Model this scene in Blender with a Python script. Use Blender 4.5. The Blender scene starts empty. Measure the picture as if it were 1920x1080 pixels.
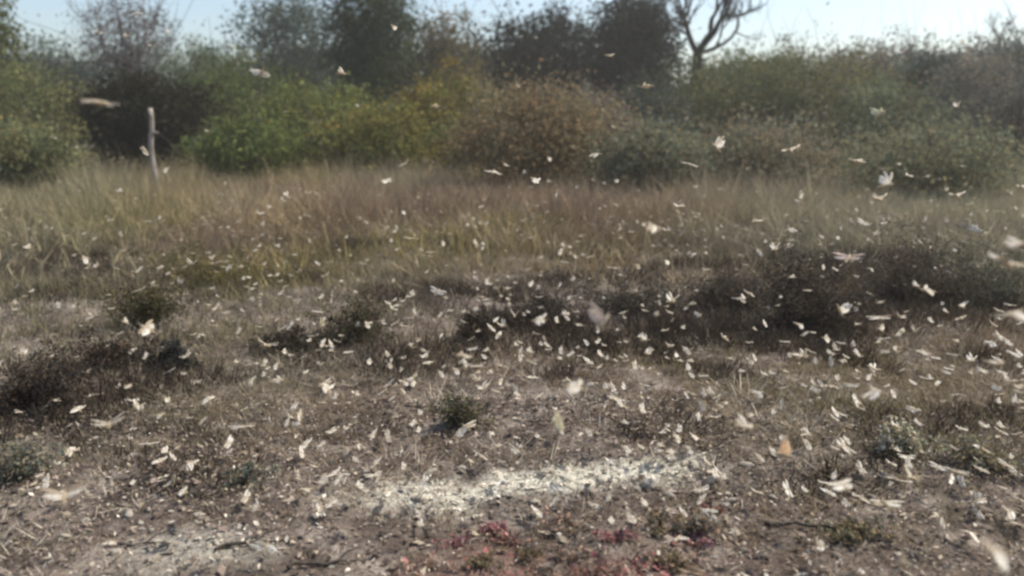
import bpy, math, random
import numpy as np
from mathutils import Vector, Euler

random.seed(7)
rng = np.random.default_rng(7)
R = math.radians
scene = bpy.context.scene
COL = scene.collection

# ------------------------------------------------------------------ camera
F = 1600.0                      # focal length in photo pixels (1920 wide)
HORIZON = 230.0
CAMZ = 1.72
PITCH = math.atan((540 - HORIZON) / F)
cam = bpy.data.cameras.new('camera')
cam.sensor_width = 36.0
cam.lens = F / 1920 * 36.0
cam.clip_start = 0.05
cam.clip_end = 3000
cam.dof.use_dof = True
cam.dof.focus_distance = 4.8
cam.dof.aperture_fstop = 1.25
camo = bpy.data.objects.new('camera', cam)
COL.objects.link(camo)
camo.location = (0, 0, CAMZ)
camo.rotation_euler = (math.pi / 2 - PITCH, 0, 0)
scene.camera = camo

# ------------------------------------------------------------------ sky, sun, exposure
SUN_EL, SUN_AZ = 52.0, 66.0     # azimuth measured from the view direction (+Y) towards the right (+X)
world = bpy.data.worlds.new('World')
scene.world = world
world.use_nodes = True
wn = world.node_tree.nodes
bg = wn['Background']
sky = wn.new('ShaderNodeTexSky')
sky.sky_type = 'NISHITA'
sky.sun_disc = False
sky.sun_elevation = R(SUN_EL)
sky.sun_rotation = R(SUN_AZ)
sky.air_density = 1.0
sky.dust_density = 1.5
sky.ozone_density = 1.0
world.node_tree.links.new(sky.outputs[0], bg.inputs[0])
bg.inputs[1].default_value = 0.13
sun = bpy.data.lights.new('sun', 'SUN')
sun.energy = 4.6
sun.angle = R(0.53)
sun.color = (1.0, 0.92, 0.79)
suno = bpy.data.objects.new('sun', sun)
COL.objects.link(suno)
sd = Vector((math.sin(R(SUN_AZ)) * math.cos(R(SUN_EL)), math.cos(R(SUN_AZ)) * math.cos(R(SUN_EL)), math.sin(R(SUN_EL))))
suno.rotation_euler = sd.to_track_quat('Z', 'Y').to_euler()
suno.location = (20, 20, 30)
vs = scene.view_settings
vs.view_transform = 'Standard'
vs.look = 'None'
vs.exposure = 0.5
vs.gamma = 1.0
vs.use_curve_mapping = False
scene.render.engine = 'CYCLES'
scene.cycles.filter_width = 2.7

# ------------------------------------------------------------------ helpers
def hash2(ix, iy, s):
    v = np.sin(ix * 127.1 + iy * 311.7 + s * 74.7) * 43758.5453
    return v - np.floor(v)

def vnoise(x, y, s=0.0):
    x = np.asarray(x, float); y = np.asarray(y, float)
    ix, iy = np.floor(x), np.floor(y)
    fx, fy = x - ix, y - iy
    fx = fx * fx * (3 - 2 * fx); fy = fy * fy * (3 - 2 * fy)
    a = hash2(ix, iy, s); b = hash2(ix + 1, iy, s); c = hash2(ix, iy + 1, s); d = hash2(ix + 1, iy + 1, s)
    return (a * (1 - fx) + b * fx) * (1 - fy) + (c * (1 - fx) + d * fx) * fy

def fbm(x, y, s=0.0, o=4):
    t, a, k = 0.0, 0.5, 1.0
    for i in range(o):
        t = t + a * vnoise(np.asarray(x) * k, np.asarray(y) * k, s + i * 3.1); a *= 0.5; k *= 2.03
    return t / (1 - 0.5 ** o)

def height(x, y):
    x = np.asarray(x, float); y = np.asarray(y, float)
    near = np.clip(1 - (np.hypot(x, y) - 8) / 10, 0, 1)
    far = np.clip((y - 6) / 20, 0, 1)
    h = (fbm(x * 0.12, y * 0.12, 1.0) - 0.5) * 0.45 * far
    h = h + (fbm(x * 0.9, y * 0.9, 5.0) - 0.5) * 0.14
    h = h + (fbm(x * 5.0, y * 5.0, 9.0) - 0.5) * 0.05 * near
    return h

def hz(x, y):
    return float(height(np.array([x]), np.array([y]))[0])

cp, sp = math.cos(PITCH), math.sin(PITCH)
def ray(px, py):
    a, b = (px - 960) / F, (540 - py) / F
    return Vector((a, cp + b * sp, -sp + b * cp))
def ground_at(px, py):                       # pixel -> point on the ground
    d = ray(px, py)
    t = CAMZ / -d.z
    for _ in range(12):
        p = d * t
        t = (CAMZ - hz(p.x, p.y)) / -d.z
    p = d * t
    return Vector((p.x, p.y, hz(p.x, p.y)))
def at_depth(px, y):                         # pixel column + distance along Y -> ground point
    x = (px - 960) / F * (y * cp + CAMZ * sp)
    return Vector((x, y, hz(x, y)))
def top_h(py, y):                            # height that reaches pixel row py at distance y
    d = ray(960, py)
    return CAMZ + d.z / d.y * y

def mesh_arrays(name, V, FA, cols=None, smooth=False):
    """V (n,3); FA list of (m,k) int arrays; cols (n,3)"""
    V = np.asarray(V, np.float32)
    me = bpy.data.meshes.new(name)
    me.vertices.add(len(V)); me.vertices.foreach_set('co', V.ravel())
    loops = np.concatenate([f.ravel() for f in FA]).astype(np.int32)
    tot = np.concatenate([np.full(len(f), f.shape[1]) for f in FA]).astype(np.int32)
    st = np.concatenate([[0], np.cumsum(tot)[:-1]]).astype(np.int32)
    me.loops.add(len(loops)); me.loops.foreach_set('vertex_index', loops)
    me.polygons.add(len(tot)); me.polygons.foreach_set('loop_start', st); me.polygons.foreach_set('loop_total', tot)
    if smooth:
        me.polygons.foreach_set('use_smooth', np.ones(len(tot), bool))
    if cols is not None:
        a = me.color_attributes.new('col', 'FLOAT_COLOR', 'POINT')
        c = np.ones((len(V), 4), np.float32); c[:, :3] = cols
        a.data.foreach_set('color', c.ravel())
    me.update(calc_edges=True)
    me.validate()
    return me

def link(name, me, mat=None, parent=None):
    o = bpy.data.objects.new(name, me)
    COL.objects.link(o)
    if mat is not None and not me.materials:
        me.materials.append(mat)
    if parent is not None:
        o.parent = parent
    return o
def empty(name, loc):
    o = bpy.data.objects.new(name, None); COL.objects.link(o)
    o.location = loc; o.empty_display_size = 0.2
    return o
def tag(o, label=None, cat=None, group=None, kind=None):
    if label: o['label'] = label
    if cat: o['category'] = cat
    if group: o['group'] = group
    if kind: o['kind'] = kind
    return o

# ------------------------------------------------------------------ materials
def new_mat(name):
    m = bpy.data.materials.new(name); m.use_nodes = True
    nt = m.node_tree
    for n in list(nt.nodes): nt.nodes.remove(n)
    out = nt.nodes.new('ShaderNodeOutputMaterial')
    return m, nt, out
def leaf_mat(name, translucent=0.35, rough=0.6, spec=0.25, boost=1.0):
    m, nt, out = new_mat(name)
    N, L = nt.nodes, nt.links
    at = N.new('ShaderNodeAttribute'); at.attribute_name = 'col'
    hs = N.new('ShaderNodeHueSaturation'); hs.inputs['Value'].default_value = boost
    L.new(at.outputs['Color'], hs.inputs['Color'])
    p = N.new('ShaderNodeBsdfPrincipled'); p.inputs['Roughness'].default_value = rough
    p.inputs['Specular IOR Level'].default_value = spec
    t = N.new('ShaderNodeBsdfTranslucent')
    L.new(hs.outputs[0], p.inputs['Base Color']); L.new(hs.outputs[0], t.inputs['Color'])
    mx = N.new('ShaderNodeMixShader'); mx.inputs[0].default_value = translucent
    L.new(p.outputs[0], mx.inputs[1]); L.new(t.outputs[0], mx.inputs[2]); L.new(mx.outputs[0], out.inputs[0])
    return m
M_LEAF = leaf_mat('leaf', 0.35, 0.7, 0.08)
M_GRASS = leaf_mat('dry_grass', 0.25, 0.7, 0.15)
M_LITTER = leaf_mat('litter', 0.05, 0.8, 0.1)

def noise_mat(name, c1, c2, scale=8, rough=0.85, bump=0.4, stretch=(1, 1, 1), c3=None):
    m, nt, out = new_mat(name)
    N, L = nt.nodes, nt.links
    tc = N.new('ShaderNodeTexCoord'); mp = N.new('ShaderNodeMapping'); mp.inputs['Scale'].default_value = stretch
    L.new(tc.outputs['Object'], mp.inputs[0])
    nz = N.new('ShaderNodeTexNoise'); nz.inputs['Scale'].default_value = scale; nz.inputs['Detail'].default_value = 6
    L.new(mp.outputs[0], nz.inputs['Vector'])
    cr = N.new('ShaderNodeValToRGB')
    cr.color_ramp.elements[0].color = (*c1, 1); cr.color_ramp.elements[0].position = 0.35
    cr.color_ramp.elements[1].color = (*c2, 1); cr.color_ramp.elements[1].position = 0.65
    L.new(nz.outputs[0], cr.inputs[0])
    p = N.new('ShaderNodeBsdfPrincipled'); p.inputs['Roughness'].default_value = rough
    p.inputs['Specular IOR Level'].default_value = 0.2
    L.new(cr.outputs[0], p.inputs['Base Color'])
    b = N.new('ShaderNodeBump'); b.inputs['Strength'].default_value = bump; b.inputs['Distance'].default_value = 0.02
    L.new(nz.outputs[0], b.inputs['Height']); L.new(b.outputs[0], p.inputs['Normal'])
    L.new(p.outputs[0], out.inputs[0])
    return m
M_BARK = noise_mat('bark', (0.05, 0.042, 0.035), (0.12, 0.10, 0.085), 6, stretch=(3, 3, 0.6))
M_DARKBARK = noise_mat('dark_bark', (0.025, 0.024, 0.024), (0.06, 0.055, 0.05), 6, stretch=(3, 3, 0.6))
M_GREYTWIG = noise_mat('grey_twig', (0.11, 0.095, 0.09), (0.2, 0.18, 0.165), 6)
M_POST = noise_mat('weathered_wood', (0.16, 0.13, 0.11), (0.44, 0.39, 0.34), 5, stretch=(6, 6, 0.5), bump=0.8)
M_CLOD = noise_mat('clod', (0.22, 0.19, 0.15), (0.46, 0.42, 0.35), 30)
M_CLODB = noise_mat('brown_clod', (0.10, 0.08, 0.065), (0.25, 0.21, 0.17), 30)
M_STICK = noise_mat('dead_stick', (0.03, 0.025, 0.02), (0.09, 0.075, 0.06), 20)

# ground
def ground_material():
    m, nt, out = new_mat('dry_soil')
    N, L = nt.nodes, nt.links
    tc = N.new('ShaderNodeTexCoord')
    def nz(sc, det=8):
        n = N.new('ShaderNodeTexNoise'); n.inputs['Scale'].default_value = sc; n.inputs['Detail'].default_value = det
        L.new(tc.outputs['Object'], n.inputs['Vector']); return n
    def ramp(src, stops):
        r = N.new('ShaderNodeValToRGB'); e = r.color_ramp.elements
        e[0].position, e[0].color = stops[0][0], (*stops[0][1], 1)
        e[1].position, e[1].color = stops[-1][0], (*stops[-1][1], 1)
        for p, c in stops[1:-1]:
            x = e.new(p); x.color = (*c, 1)
        L.new(src, r.inputs[0]); return r
    a = ramp(nz(9).outputs[0], [(0.3, (0.05, 0.038, 0.031)), (0.48, (0.11, 0.088, 0.074)), (0.6, (0.18, 0.152, 0.128)), (0.72, (0.42, 0.38, 0.32))])
    b = ramp(nz(2.6).outputs[0], [(0.40, (0.042, 0.032, 0.027)), (0.53, (0.115, 0.091, 0.078)), (0.66, (0.32, 0.28, 0.235))])
    mx = N.new('ShaderNodeMix'); mx.data_type = 'RGBA'; mx.inputs[0].default_value = 0.45
    L.new(a.outputs[0], mx.inputs[6]); L.new(b.outputs[0], mx.inputs[7])
    pale = ramp(nz(22).outputs[0], [(0.3, (0.22, 0.20, 0.155)), (0.5, (0.50, 0.48, 0.40)), (0.7, (0.68, 0.65, 0.56))])
    at = N.new('ShaderNodeAttribute'); at.attribute_name = 'col'
    sep = N.new('ShaderNodeSeparateColor'); L.new(at.outputs['Color'], sep.inputs[0])
    m2 = N.new('ShaderNodeMix'); m2.data_type = 'RGBA'
    L.new(sep.outputs[0], m2.inputs[0]); L.new(mx.outputs[2], m2.inputs[6]); L.new(pale.outputs[0], m2.inputs[7])
    red = ramp(nz(14).outputs[0], [(0.35, (0.10, 0.06, 0.05)), (0.65, (0.27, 0.17, 0.14))])
    m3 = N.new('ShaderNodeMix'); m3.data_type = 'RGBA'
    L.new(sep.outputs[1], m3.inputs[0]); L.new(m2.outputs[2], m3.inputs[6]); L.new(red.outputs[0], m3.inputs[7])
    p = N.new('ShaderNodeBsdfPrincipled'); p.inputs['Roughness'].default_value = 0.95; p.inputs['Specular IOR Level'].default_value = 0.1
    L.new(m3.outputs[2], p.inputs['Base Color'])
    bp = N.new('ShaderNodeBump'); bp.inputs['Strength'].default_value = 0.9; bp.inputs['Distance'].default_value = 0.025
    L.new(nz(35).outputs[0], bp.inputs['Height']); L.new(bp.outputs[0], p.inputs['Normal'])
    L.new(p.outputs[0], out.inputs[0])
    return m

_a, _b = ray(560, 915), ray(1380, 882)
_a, _b = _a * (CAMZ / -_a.z), _b * (CAMZ / -_b.z)
STRIP = ((_b.y - _a.y) / (_b.x - _a.x), _a.y - (_b.y - _a.y) / (_b.x - _a.x) * _a.x)
def pale_mask(x, y):
    """bleached strip of bare sandy soil across the foreground (1 inside)"""
    x = np.asarray(x, float); y = np.asarray(y, float)
    w = (fbm(x * 1.6, y * 1.6, 21) - 0.5) * 0.9
    w2 = (fbm(x * 5, y * 5, 22) - 0.5) * 1.5
    yc = STRIP[1] + STRIP[0] * x
    s = np.clip(1.25 - np.abs(y - yc + w * 0.5) / 0.19 + w2, 0, 1) * np.clip((x + 0.95) / 0.9 + w, 0, 1) * np.clip((1.12 - x) / 0.25 + w, 0, 1)
    s2 = np.clip(1.1 - np.hypot((x + 1.28) / 0.36, (y - 3.2) / 0.2) + w2 + w * .5, 0, 1)
    return np.clip(s + 0.5 * s2, 0, 1)
def red_mask(x, y):
    x = np.asarray(x, float); y = np.asarray(y, float)
    w = (fbm(x * 3, y * 3, 31) - 0.5) * 1.4
    return np.clip(1.1 - np.hypot((x - 0.1) / 0.75, (y - 3.02) / 0.36) + w, 0, 1) * 0.8

# ------------------------------------------------------------------ ground: one sheet, fine near the camera
def axis(lo, hi, fine_lo, fine_hi, step, grow):
    a = list(np.arange(fine_lo, fine_hi, step))
    s, v = step, a[-1]
    while v < hi:
        s *= grow; v += s; a.append(v)
    s, v = step, a[0]; pre = []
    while v > lo:
        s *= grow; v -= s; pre.append(v)
    return np.array(pre[::-1] + a)
gx = axis(-900, 900, -4, 4, 0.06, 1.07)
gy = axis(-60, 1500, 2.0, 8.5, 0.06, 1.06)
GX, GY = np.meshgrid(gx, gy)
V = np.stack([GX.ravel(), GY.ravel(), height(GX.ravel(), GY.ravel())], 1)
nx = len(gx)
ii = (np.arange(len(gy) - 1)[:, None] * nx + np.arange(nx - 1)[None, :]).ravel()
FQ = np.stack([ii, ii + 1, ii + nx + 1, ii + nx], 1)
gc = np.stack([pale_mask(V[:, 0], V[:, 1]), red_mask(V[:, 0], V[:, 1]), np.zeros(len(V))], 1)
ground = link('ground', mesh_arrays('ground', V, [FQ], gc, True), ground_material())
tag(ground, kind='structure')

# ------------------------------------------------------------------ grass
def blades(P, n_each, hgt, wid, lean, col, jitter_r, seg=2):
    """P (k,3) tuft roots; per-tuft arrays hgt, wid, lean, col(k,3) -> verts, faces, cols"""
    k = len(P)
    idx = np.repeat(np.arange(k), n_each)
    n = len(idx)
    az = rng.uniform(0, 2 * np.pi, n)
    r = np.sqrt(rng.uniform(0, 1, n)) * jitter_r[idx]
    base = P[idx] + np.stack([np.cos(az) * r, np.sin(az) * r, np.zeros(n) - 0.01], 1)
    az2 = az + rng.normal(0, 0.9, n)
    d = np.stack([np.cos(az2), np.sin(az2), np.zeros(n)], 1)
    H = hgt[idx] * rng.uniform(0.4, 1.1, n)
    ln = lean[idx] * rng.uniform(0.2, 1.4, n)
    w = wid[idx] * rng.uniform(0.6, 1.4, n)
    fa = rng.uniform(0, 2 * np.pi, n)
    side = np.stack([np.cos(fa), np.sin(fa), np.zeros(n)], 1)
    rows = []
    for t in np.linspace(0, 1, seg + 1):
        pos = base + np.stack([d[:, 0] * ln * H * t * t, d[:, 1] * ln * H * t * t, H * (t - 0.28 * np.minimum(ln, 1.5) * t * t)], 1)
        ww = (w * (1 - 0.85 * t))[:, None]
        rows += [pos - side * ww, pos + side * ww]
    Vv = np.stack(rows, 1).reshape(-1, 3)
    per = 2 * (seg + 1)
    b = np.arange(n) * per
    fs = np.concatenate([np.stack([b + 2 * s, b + 2 * s + 1, b + 2 * s + 3, b + 2 * s + 2], 1) for s in range(seg)])
    c = col[idx] * rng.uniform(0.7, 1.35, n)[:, None]
    return Vv, fs, np.repeat(c, per, 0)

def fov_points(n, y0, y1, margin=1.2, power=1.0):
    """uniform-ish area samples in a widened view wedge"""
    u = rng.uniform(0, 1, n)
    y = np.sqrt(y0 ** 2 + u ** power * (y1 ** 2 - y0 ** 2))
    x = rng.uniform(-1, 1, n) * (0.62 * y * margin + 0.6)
    return x, y

STRAW = np.array([0.34, 0.28, 0.19]); OLIVE = np.array([0.26, 0.215, 0.09]); BROWN = np.array([0.20, 0.145, 0.105])
PINK = np.array([0.40, 0.285, 0.215]); GREY = np.array([0.29, 0.255, 0.18]); GREEN = np.array([0.16, 0.16, 0.075])
DARK = np.array([0.07, 0.055, 0.04])
def mixcol(x, y):
    n1 = fbm(x * 0.22, y * 0.16, 41); n2 = fbm(x * 0.35, y * 0.25, 43); n3 = fbm(x * 1.3, y * 1.3, 47)
    n = len(x)
    c = np.tile(PINK * 0.55 + OLIVE * 0.45, (n, 1))
    def blend(c, k, w): return c * (1 - w[:, None]) + k * w[:, None]
    ang = x / np.maximum(y, 1)
    c = blend(c, OLIVE, np.clip((n1 - 0.45) * 5, 0, 1))
    c = blend(c, GREY, np.clip((n2 - 0.5) * 5, 0, 1) * 0.8)
    c = blend(c, BROWN, np.clip((0.45 - n2) * 5, 0, 1) * 0.8)
    c = blend(c, GREY * np.array([.95, 1.02, .98]), np.clip((ang - 0.12) * 3, 0, 0.7) * (y > 8))
    c = blend(c, GREEN * .6 + GREY * .5, np.clip((-ang - 0.38) * 5, 0, 0.7) * (y > 7))
    c = blend(c, STRAW, np.clip((n3 - 0.62) * 6, 0, 0.9))
    return c

def grass_stuff(name, label, cat, n, y0, y1, each, hr, wr, leanr, jr, dens_thr, colf=1.0, power=1.0, seg=2, avoid=True, near0=0.0, tone=None, nscale=0.6, zones=None):
    x, y = fov_points(n, y0, y1, power=power)
    d = fbm(x * nscale, y * nscale, 51 + y0)
    if zones is not None:
        z = np.zeros(n)
        for zx, zy, ax, ay in zones:                   # places where this plant grows thick: x/y direction, distance, half widths
            z = np.maximum(z, 1 - np.hypot((x / y - zx) / ax, (y - zy) / ay))
        d = d + np.clip(z + (fbm(x * 1.5, y * 1.5, 88) - 0.5) * 0.8, -0.12, 0.45) * 0.45
    keep = d > dens_thr
    if avoid:
        keep &= rng.uniform(0, 1, n) > pale_mask(x, y) * 0.93
    x, y, d = x[keep], y[keep], d[keep]
    k = len(x)
    P = np.stack([x, y, height(x, y)], 1)
    sc = 0.6 + 1.1 * np.clip((d - dens_thr) * 2.2, 0, 1)
    h = rng.uniform(*hr, k) * sc * np.clip((y - near0) / 5.0, 0.22, 1)
    base_c = mixcol(x, y) if tone is None else np.tile(np.array(tone), (k, 1))
    v, f, c = blades(P, each, h, rng.uniform(*wr, k), rng.uniform(*leanr, k), base_c * colf, rng.uniform(*jr, k), seg)
    o = link(name, mesh_arrays(name, v, [f], c), M_GRASS)
    tag(o, label, cat, kind='stuff')
    return o
grass_stuff('tall_dry_grass', 'hazy brown and olive dry grass filling the field up to the trees', 'grass', 18000, 8.5, 50, 11, (0.14, 0.40), (0.008, 0.017), (0.3, 1.6), (0.12, 0.40), 0.14, 1.0, near0=6.0, seg=1)
grass_stuff('straggly_weeds', 'tall straggly tan weeds along the foot of the bushes', 'weeds', 7000, 14, 29, 12, (0.35, 0.95), (0.006, 0.013), (0.3, 1.3), (0.12, 0.45), 0.44, 1.05, seg=1, nscale=0.45)
grass_stuff('dry_weeds', 'knee high brown dead weeds in the middle of the field', 'weeds', 9000, 4.2, 14, 11, (0.08, 0.24), (0.003, 0.006), (0.3, 1.2), (0.06, 0.18), 0.30, 0.72, near0=4.0, seg=1)
grass_stuff('grass_stubble', 'short trampled grey brown stubble in the near field', 'stubble', 7000, 2.2, 6.8, 12, (0.03, 0.12), (0.0014, 0.003), (0.6, 2.2), (0.03, 0.10), 0.30, 0.72, seg=1)

grass_stuff('dark_dead_weeds', 'dark brown dead weed clumps mottling the near and middle field', 'weeds', 14000, 3.7, 12, 14, (0.09, 0.26), (0.003, 0.006), (0.4, 1.6), (0.05, 0.14), 0.56, 1.0, near0=0.8, tone=(0.052, 0.039, 0.029), nscale=1.3, seg=1, zones=[(0.40, 8.6, 0.24, 2.9), (0.22, 7.4, 0.10, 1.2), (-0.56, 5.6, 0.16, 1.0), (-0.4, 6.3, .08, .6), (0.03, 7.0, .07, .6)])
grass_stuff('bleached_straw', 'bleached pale straw tufts mottling the near and middle field', 'straw', 10000, 3.0, 12, 10, (0.05, 0.17), (0.003, 0.006), (0.6, 2.4), (0.04, 0.12), 0.52, 1.0, near0=0.8, tone=(0.40, 0.35, 0.28), nscale=1.9, seg=1)
# flat litter: straw pieces and crumbled leaves lying on the soil
def litter(n, y0, y1, name, label):
    x, y = fov_points(n, y0, y1)
    z = height(x, y) + rng.uniform(0.002, 0.02, n)
    L_ = (rng.gamma(2.0, 0.0042, n) + 0.003) * (1 + 0.12 * np.maximum(y - 4, 0))
    W_ = L_ * rng.uniform(0.1, 0.6, n)
    a = rng.uniform(0, 2 * np.pi, n); tl = rng.normal(0, 0.35, n); t2 = rng.normal(0, 0.5, n)
    u = np.stack([np.cos(a) * np.cos(tl), np.sin(a) * np.cos(tl), np.sin(tl)], 1)
    w = np.stack([-np.sin(a) * np.cos(t2), np.cos(a) * np.cos(t2), np.sin(t2)], 1)
    C = np.stack([x, y, z], 1)
    vv = np.stack([C - u * L_[:, None], C + w * W_[:, None], C + u * L_[:, None], C - w * W_[:, None] + np.array([0, 0, 0.003])], 1).reshape(-1, 3)
    b = np.arange(n) * 4
    f = np.concatenate([np.stack([b, b + 1, b + 2], 1), np.stack([b, b + 2, b + 3], 1)])
    pal = np.array([[0.55, 0.5, 0.42], [0.32, 0.27, 0.2], [0.18, 0.14, 0.11], [0.09, 0.07, 0.055], [0.25, 0.2, 0.17]])
    ch = rng.choice(5, n, p=[0.09, 0.15, 0.29, 0.25, 0.22])
    pm = pale_mask(x, y)
    ch = np.where((rng.uniform(0, 1, n) < pm * 0.8), 0, ch)
    c = pal[ch] * rng.uniform(0.7, 1.3, n)[:, None]
    rm = red_mask(x, y)
    isr = rng.uniform(0, 1, n) < rm * 0.6
    c[isr] = np.array([0.33, 0.13, 0.12]) * rng.uniform(0.6, 1.3, (isr.sum(), 1))
    o = link(name, mesh_arrays(name, vv, [f], np.repeat(np.clip(c, 0, 0.8), 4, 0)), M_LITTER)
    tag(o, label, 'litter', kind='stuff')
litter(45000, 2.2, 5.2, 'straw_litter', 'pale straw pieces and crumbled dead leaves scattered over the soil')
litter(22000, 5.0, 11, 'leaf_litter', 'pale dead leaves and straw lying among the weeds')

# ------------------------------------------------------------------ woody plants
def tube_arrays(chains, sides=5):
    """chains: list of (points (n,3), radii (n)) -> verts, quad faces"""
    VV, FF, off = [], [], 0
    for pts, rad in chains:
        pts = np.asarray(pts, float); n = len(pts)
        d = np.gradient(pts, axis=0); d /= np.linalg.norm(d, axis=1)[:, None] + 1e-9
        ref = np.where(np.abs(d[:, 2:3]) > 0.9, np.array([[1.0, 0, 0]]), np.array([[0, 0, 1.0]]))
        u = np.cross(d, ref); u /= np.linalg.norm(u, axis=1)[:, None] + 1e-9
        w = np.cross(d, u)
        a = np.arange(sides) * 2 * np.pi / sides
        ring = pts[:, None, :] + np.asarray(rad)[:, None, None] * (np.cos(a)[None, :, None] * u[:, None, :] + np.sin(a)[None, :, None] * w[:, None, :])
        VV.append(ring.reshape(-1, 3))
        i = np.arange(n - 1)[:, None] * sides; j = np.arange(sides)[None, :]; j2 = (j + 1) % sides
        FF.append(np.stack([i + j, i + j2, i + sides + j2, i + sides + j], -1).reshape(-1, 4) + off)
        off += n * sides
    return np.concatenate(VV), np.concatenate(FF)

def grow(start, direc, length, rad, depth, r, chains, tips, spread=0.7, kids=(2, 4), up=0.15, ratio=0.68):
    p = np.array(start, float); d = np.array(direc, float); d /= np.linalg.norm(d)
    n = 5; pts, rads = [p.copy()], [rad]
    for i in range(n):
        d = d + r.normal(0, 0.16, 3) + np.array([0, 0, up * 0.3]); d /= np.linalg.norm(d)
        p = p + d * length / n; pts.append(p.copy()); rads.append(rad * (1 - 0.5 * (i + 1) / n))
    chains.append((pts, rads))
    if depth <= 0:
        tips.append(p); return
    for k in range(r.integers(*kids) if kids[1] > kids[0] else kids[0]):
        i = r.integers(2, n + 1) if k else n
        dd = d + r.normal(0, spread, 3) + np.array([0, 0, up]); dd /= np.linalg.norm(dd)
        grow(pts[i], dd, length * r.uniform(ratio - 0.12, ratio + 0.12), rads[i] * 0.84, depth - 1, r, chains, tips, spread, kids, up, ratio)

def leaves(C, spread, per, size, col, r, flat=0.6, var=0.3):
    """C (k,3) clump centres -> rhombic leaves"""
    k = len(C); idx = np.repeat(np.arange(k), per); n = len(idx)
    pos = C[idx] + r.normal(0, 1, (n, 3)) * (spread[idx][:, None] * np.array([1, 1, flat]))
    u = r.normal(0, 1, (n, 3)); u /= np.linalg.norm(u, axis=1)[:, None]
    w = r.normal(0, 1, (n, 3)); w -= u * (u * w).sum(1)[:, None]; w /= np.linalg.norm(w, axis=1)[:, None]
    s = size * r.uniform(0.5, 1.5, n)[:, None]
    vv = np.stack([pos - u * s, pos + w * s * 0.5, pos + u * s, pos - w * s * 0.5], 1).reshape(-1, 3)
    f = (np.arange(n) * 4)[:, None] + np.arange(4)[None, :]
    cc = np.asarray(col)[None, :] * (1 + r.normal(0, var, (k, 1)).clip(-0.6, 0.8))[idx] * r.uniform(0.75, 1.25, (n, 1))
    hue = r.normal(0, 0.12, (k, 1))[idx]
    cc = cc * (1 + np.concatenate([hue, np.zeros((n, 1)), -hue * 0.5], 1))
    return vv, f, np.repeat(cc.clip(0.008, 0.6), 4, 0)

def crown_points(r, k, cx, cz, rx, ry, rz, lump=0.35, hollow=0.45, lobes=6):
    """clump centres in a lumpy ellipsoid, some lobes standing out"""
    d = r.normal(0, 1, (k, 3)); d /= np.linalg.norm(d, axis=1)[:, None]
    L = r.normal(0, 1, (lobes, 3)); L /= np.linalg.norm(L, axis=1)[:, None]
    m = np.max(d @ L.T, axis=1)
    rad = (1 - lump) + lump * np.clip((m - 0.3) / 0.65, 0, 1) + r.normal(0, 0.11, k)
    t = (hollow + (1 - hollow) * r.uniform(0, 1, k) ** 0.5) * rad
    p = d * t[:, None] * np.array([rx, ry, rz])
    p[:, 2] += cz; p[:, 0] += cx
    return p

def woody(name, label, cat, px, dist, w_px, top_y, col, seed, low=0.25, clumps=150, per=55, leaf=0.055, trunk_r=0.09, bark=M_BARK,
          group=None, lump=0.5, hollow=0.4, flat=0.7, spread_k=0.17, var=0.3, limbs=14, depth_k=0.8, foliage='crown', stem='trunk', twigs=14, lobes=8, bright=1.5):
    """a tree or shrub whose crown spans w_px pixels and reaches row top_y when it stands dist metres away.
       low = height where the crown starts, as a share of the whole"""
    r = np.random.default_rng(seed)
    base = at_depth(px, dist)
    H = max(0.25, top_h(top_y, dist) - base.z)
    rx = 0.5 * w_px / F * dist * cp
    ry = rx * depth_k
    root = empty(name, base)
    root.rotation_euler = (0, 0, 0)
    z0 = H * low; rz = (H - z0) / 2; cz = z0 + rz
    pts = crown_points(r, clumps, 0, cz, rx * 0.92, ry * 0.92, rz * 0.94, lump, hollow, lobes)
    pts[:, 2] = np.maximum(pts[:, 2], 0.06 * H)
    sp_ = np.full(clumps, spread_k * (rx * ry * rz) ** (1 / 3)) * r.uniform(0.6, 1.5, clumps)
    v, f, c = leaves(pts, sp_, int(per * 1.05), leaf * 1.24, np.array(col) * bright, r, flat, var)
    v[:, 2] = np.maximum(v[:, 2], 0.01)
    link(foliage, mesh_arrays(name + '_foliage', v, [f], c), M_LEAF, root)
    chains = []
    sub = pts[r.choice(clumps, min(limbs, clumps), replace=False)]
    fork = np.array([r.normal(0, 0.05 * rx), r.normal(0, 0.05 * ry), max(0.05, z0 * 0.75 + 0.08 * H)])
    stemline = np.linspace([0, 0, -0.1], fork, 5) + r.normal(0, 0.02 * H, (5, 3)) * np.array([1, 1, 0]) * np.array([0, .5, 1, 1, 1])[:, None]
    chains.append((stemline, np.linspace(trunk_r * 1.25, trunk_r * 0.8, 5)))
    for q in sub:
        st = stemline[-1] if r.uniform() < 0.6 else stemline[-2]
        mid = (st + q) / 2 + r.normal(0, 0.08, 3) * rx + np.array([0, 0, 0.05 * H])
        t = np.linspace(0, 1, 6)[:, None]
        line = (1 - t) ** 2 * st + 2 * t * (1 - t) * mid + t * t * q
        chains.append((line, np.linspace(trunk_r * 0.5, trunk_r * 0.1, 6)))
    for _ in range(twigs):
        q = sub[r.integers(len(sub))]
        d = (q - np.array([0, 0, z0])); d /= np.linalg.norm(d) + 1e-6
        d = d + r.normal(0, 0.35, 3) + np.array([0, 0, 0.3])
        ln = r.uniform(0.12, 0.35) * H
        t = np.linspace(0, 1, 4)[:, None]
        chains.append((q + d * ln * t + r.normal(0, 0.02 * H, (4, 3)) * t, np.linspace(trunk_r * 0.16, trunk_r * 0.05, 4)))
    tv, tf = tube_arrays(chains, 6)
    link(stem, mesh_arrays(name + '_wood', tv, [tf], None, True), bark, root)
    tag(root, label, cat, group)
    return root

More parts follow.
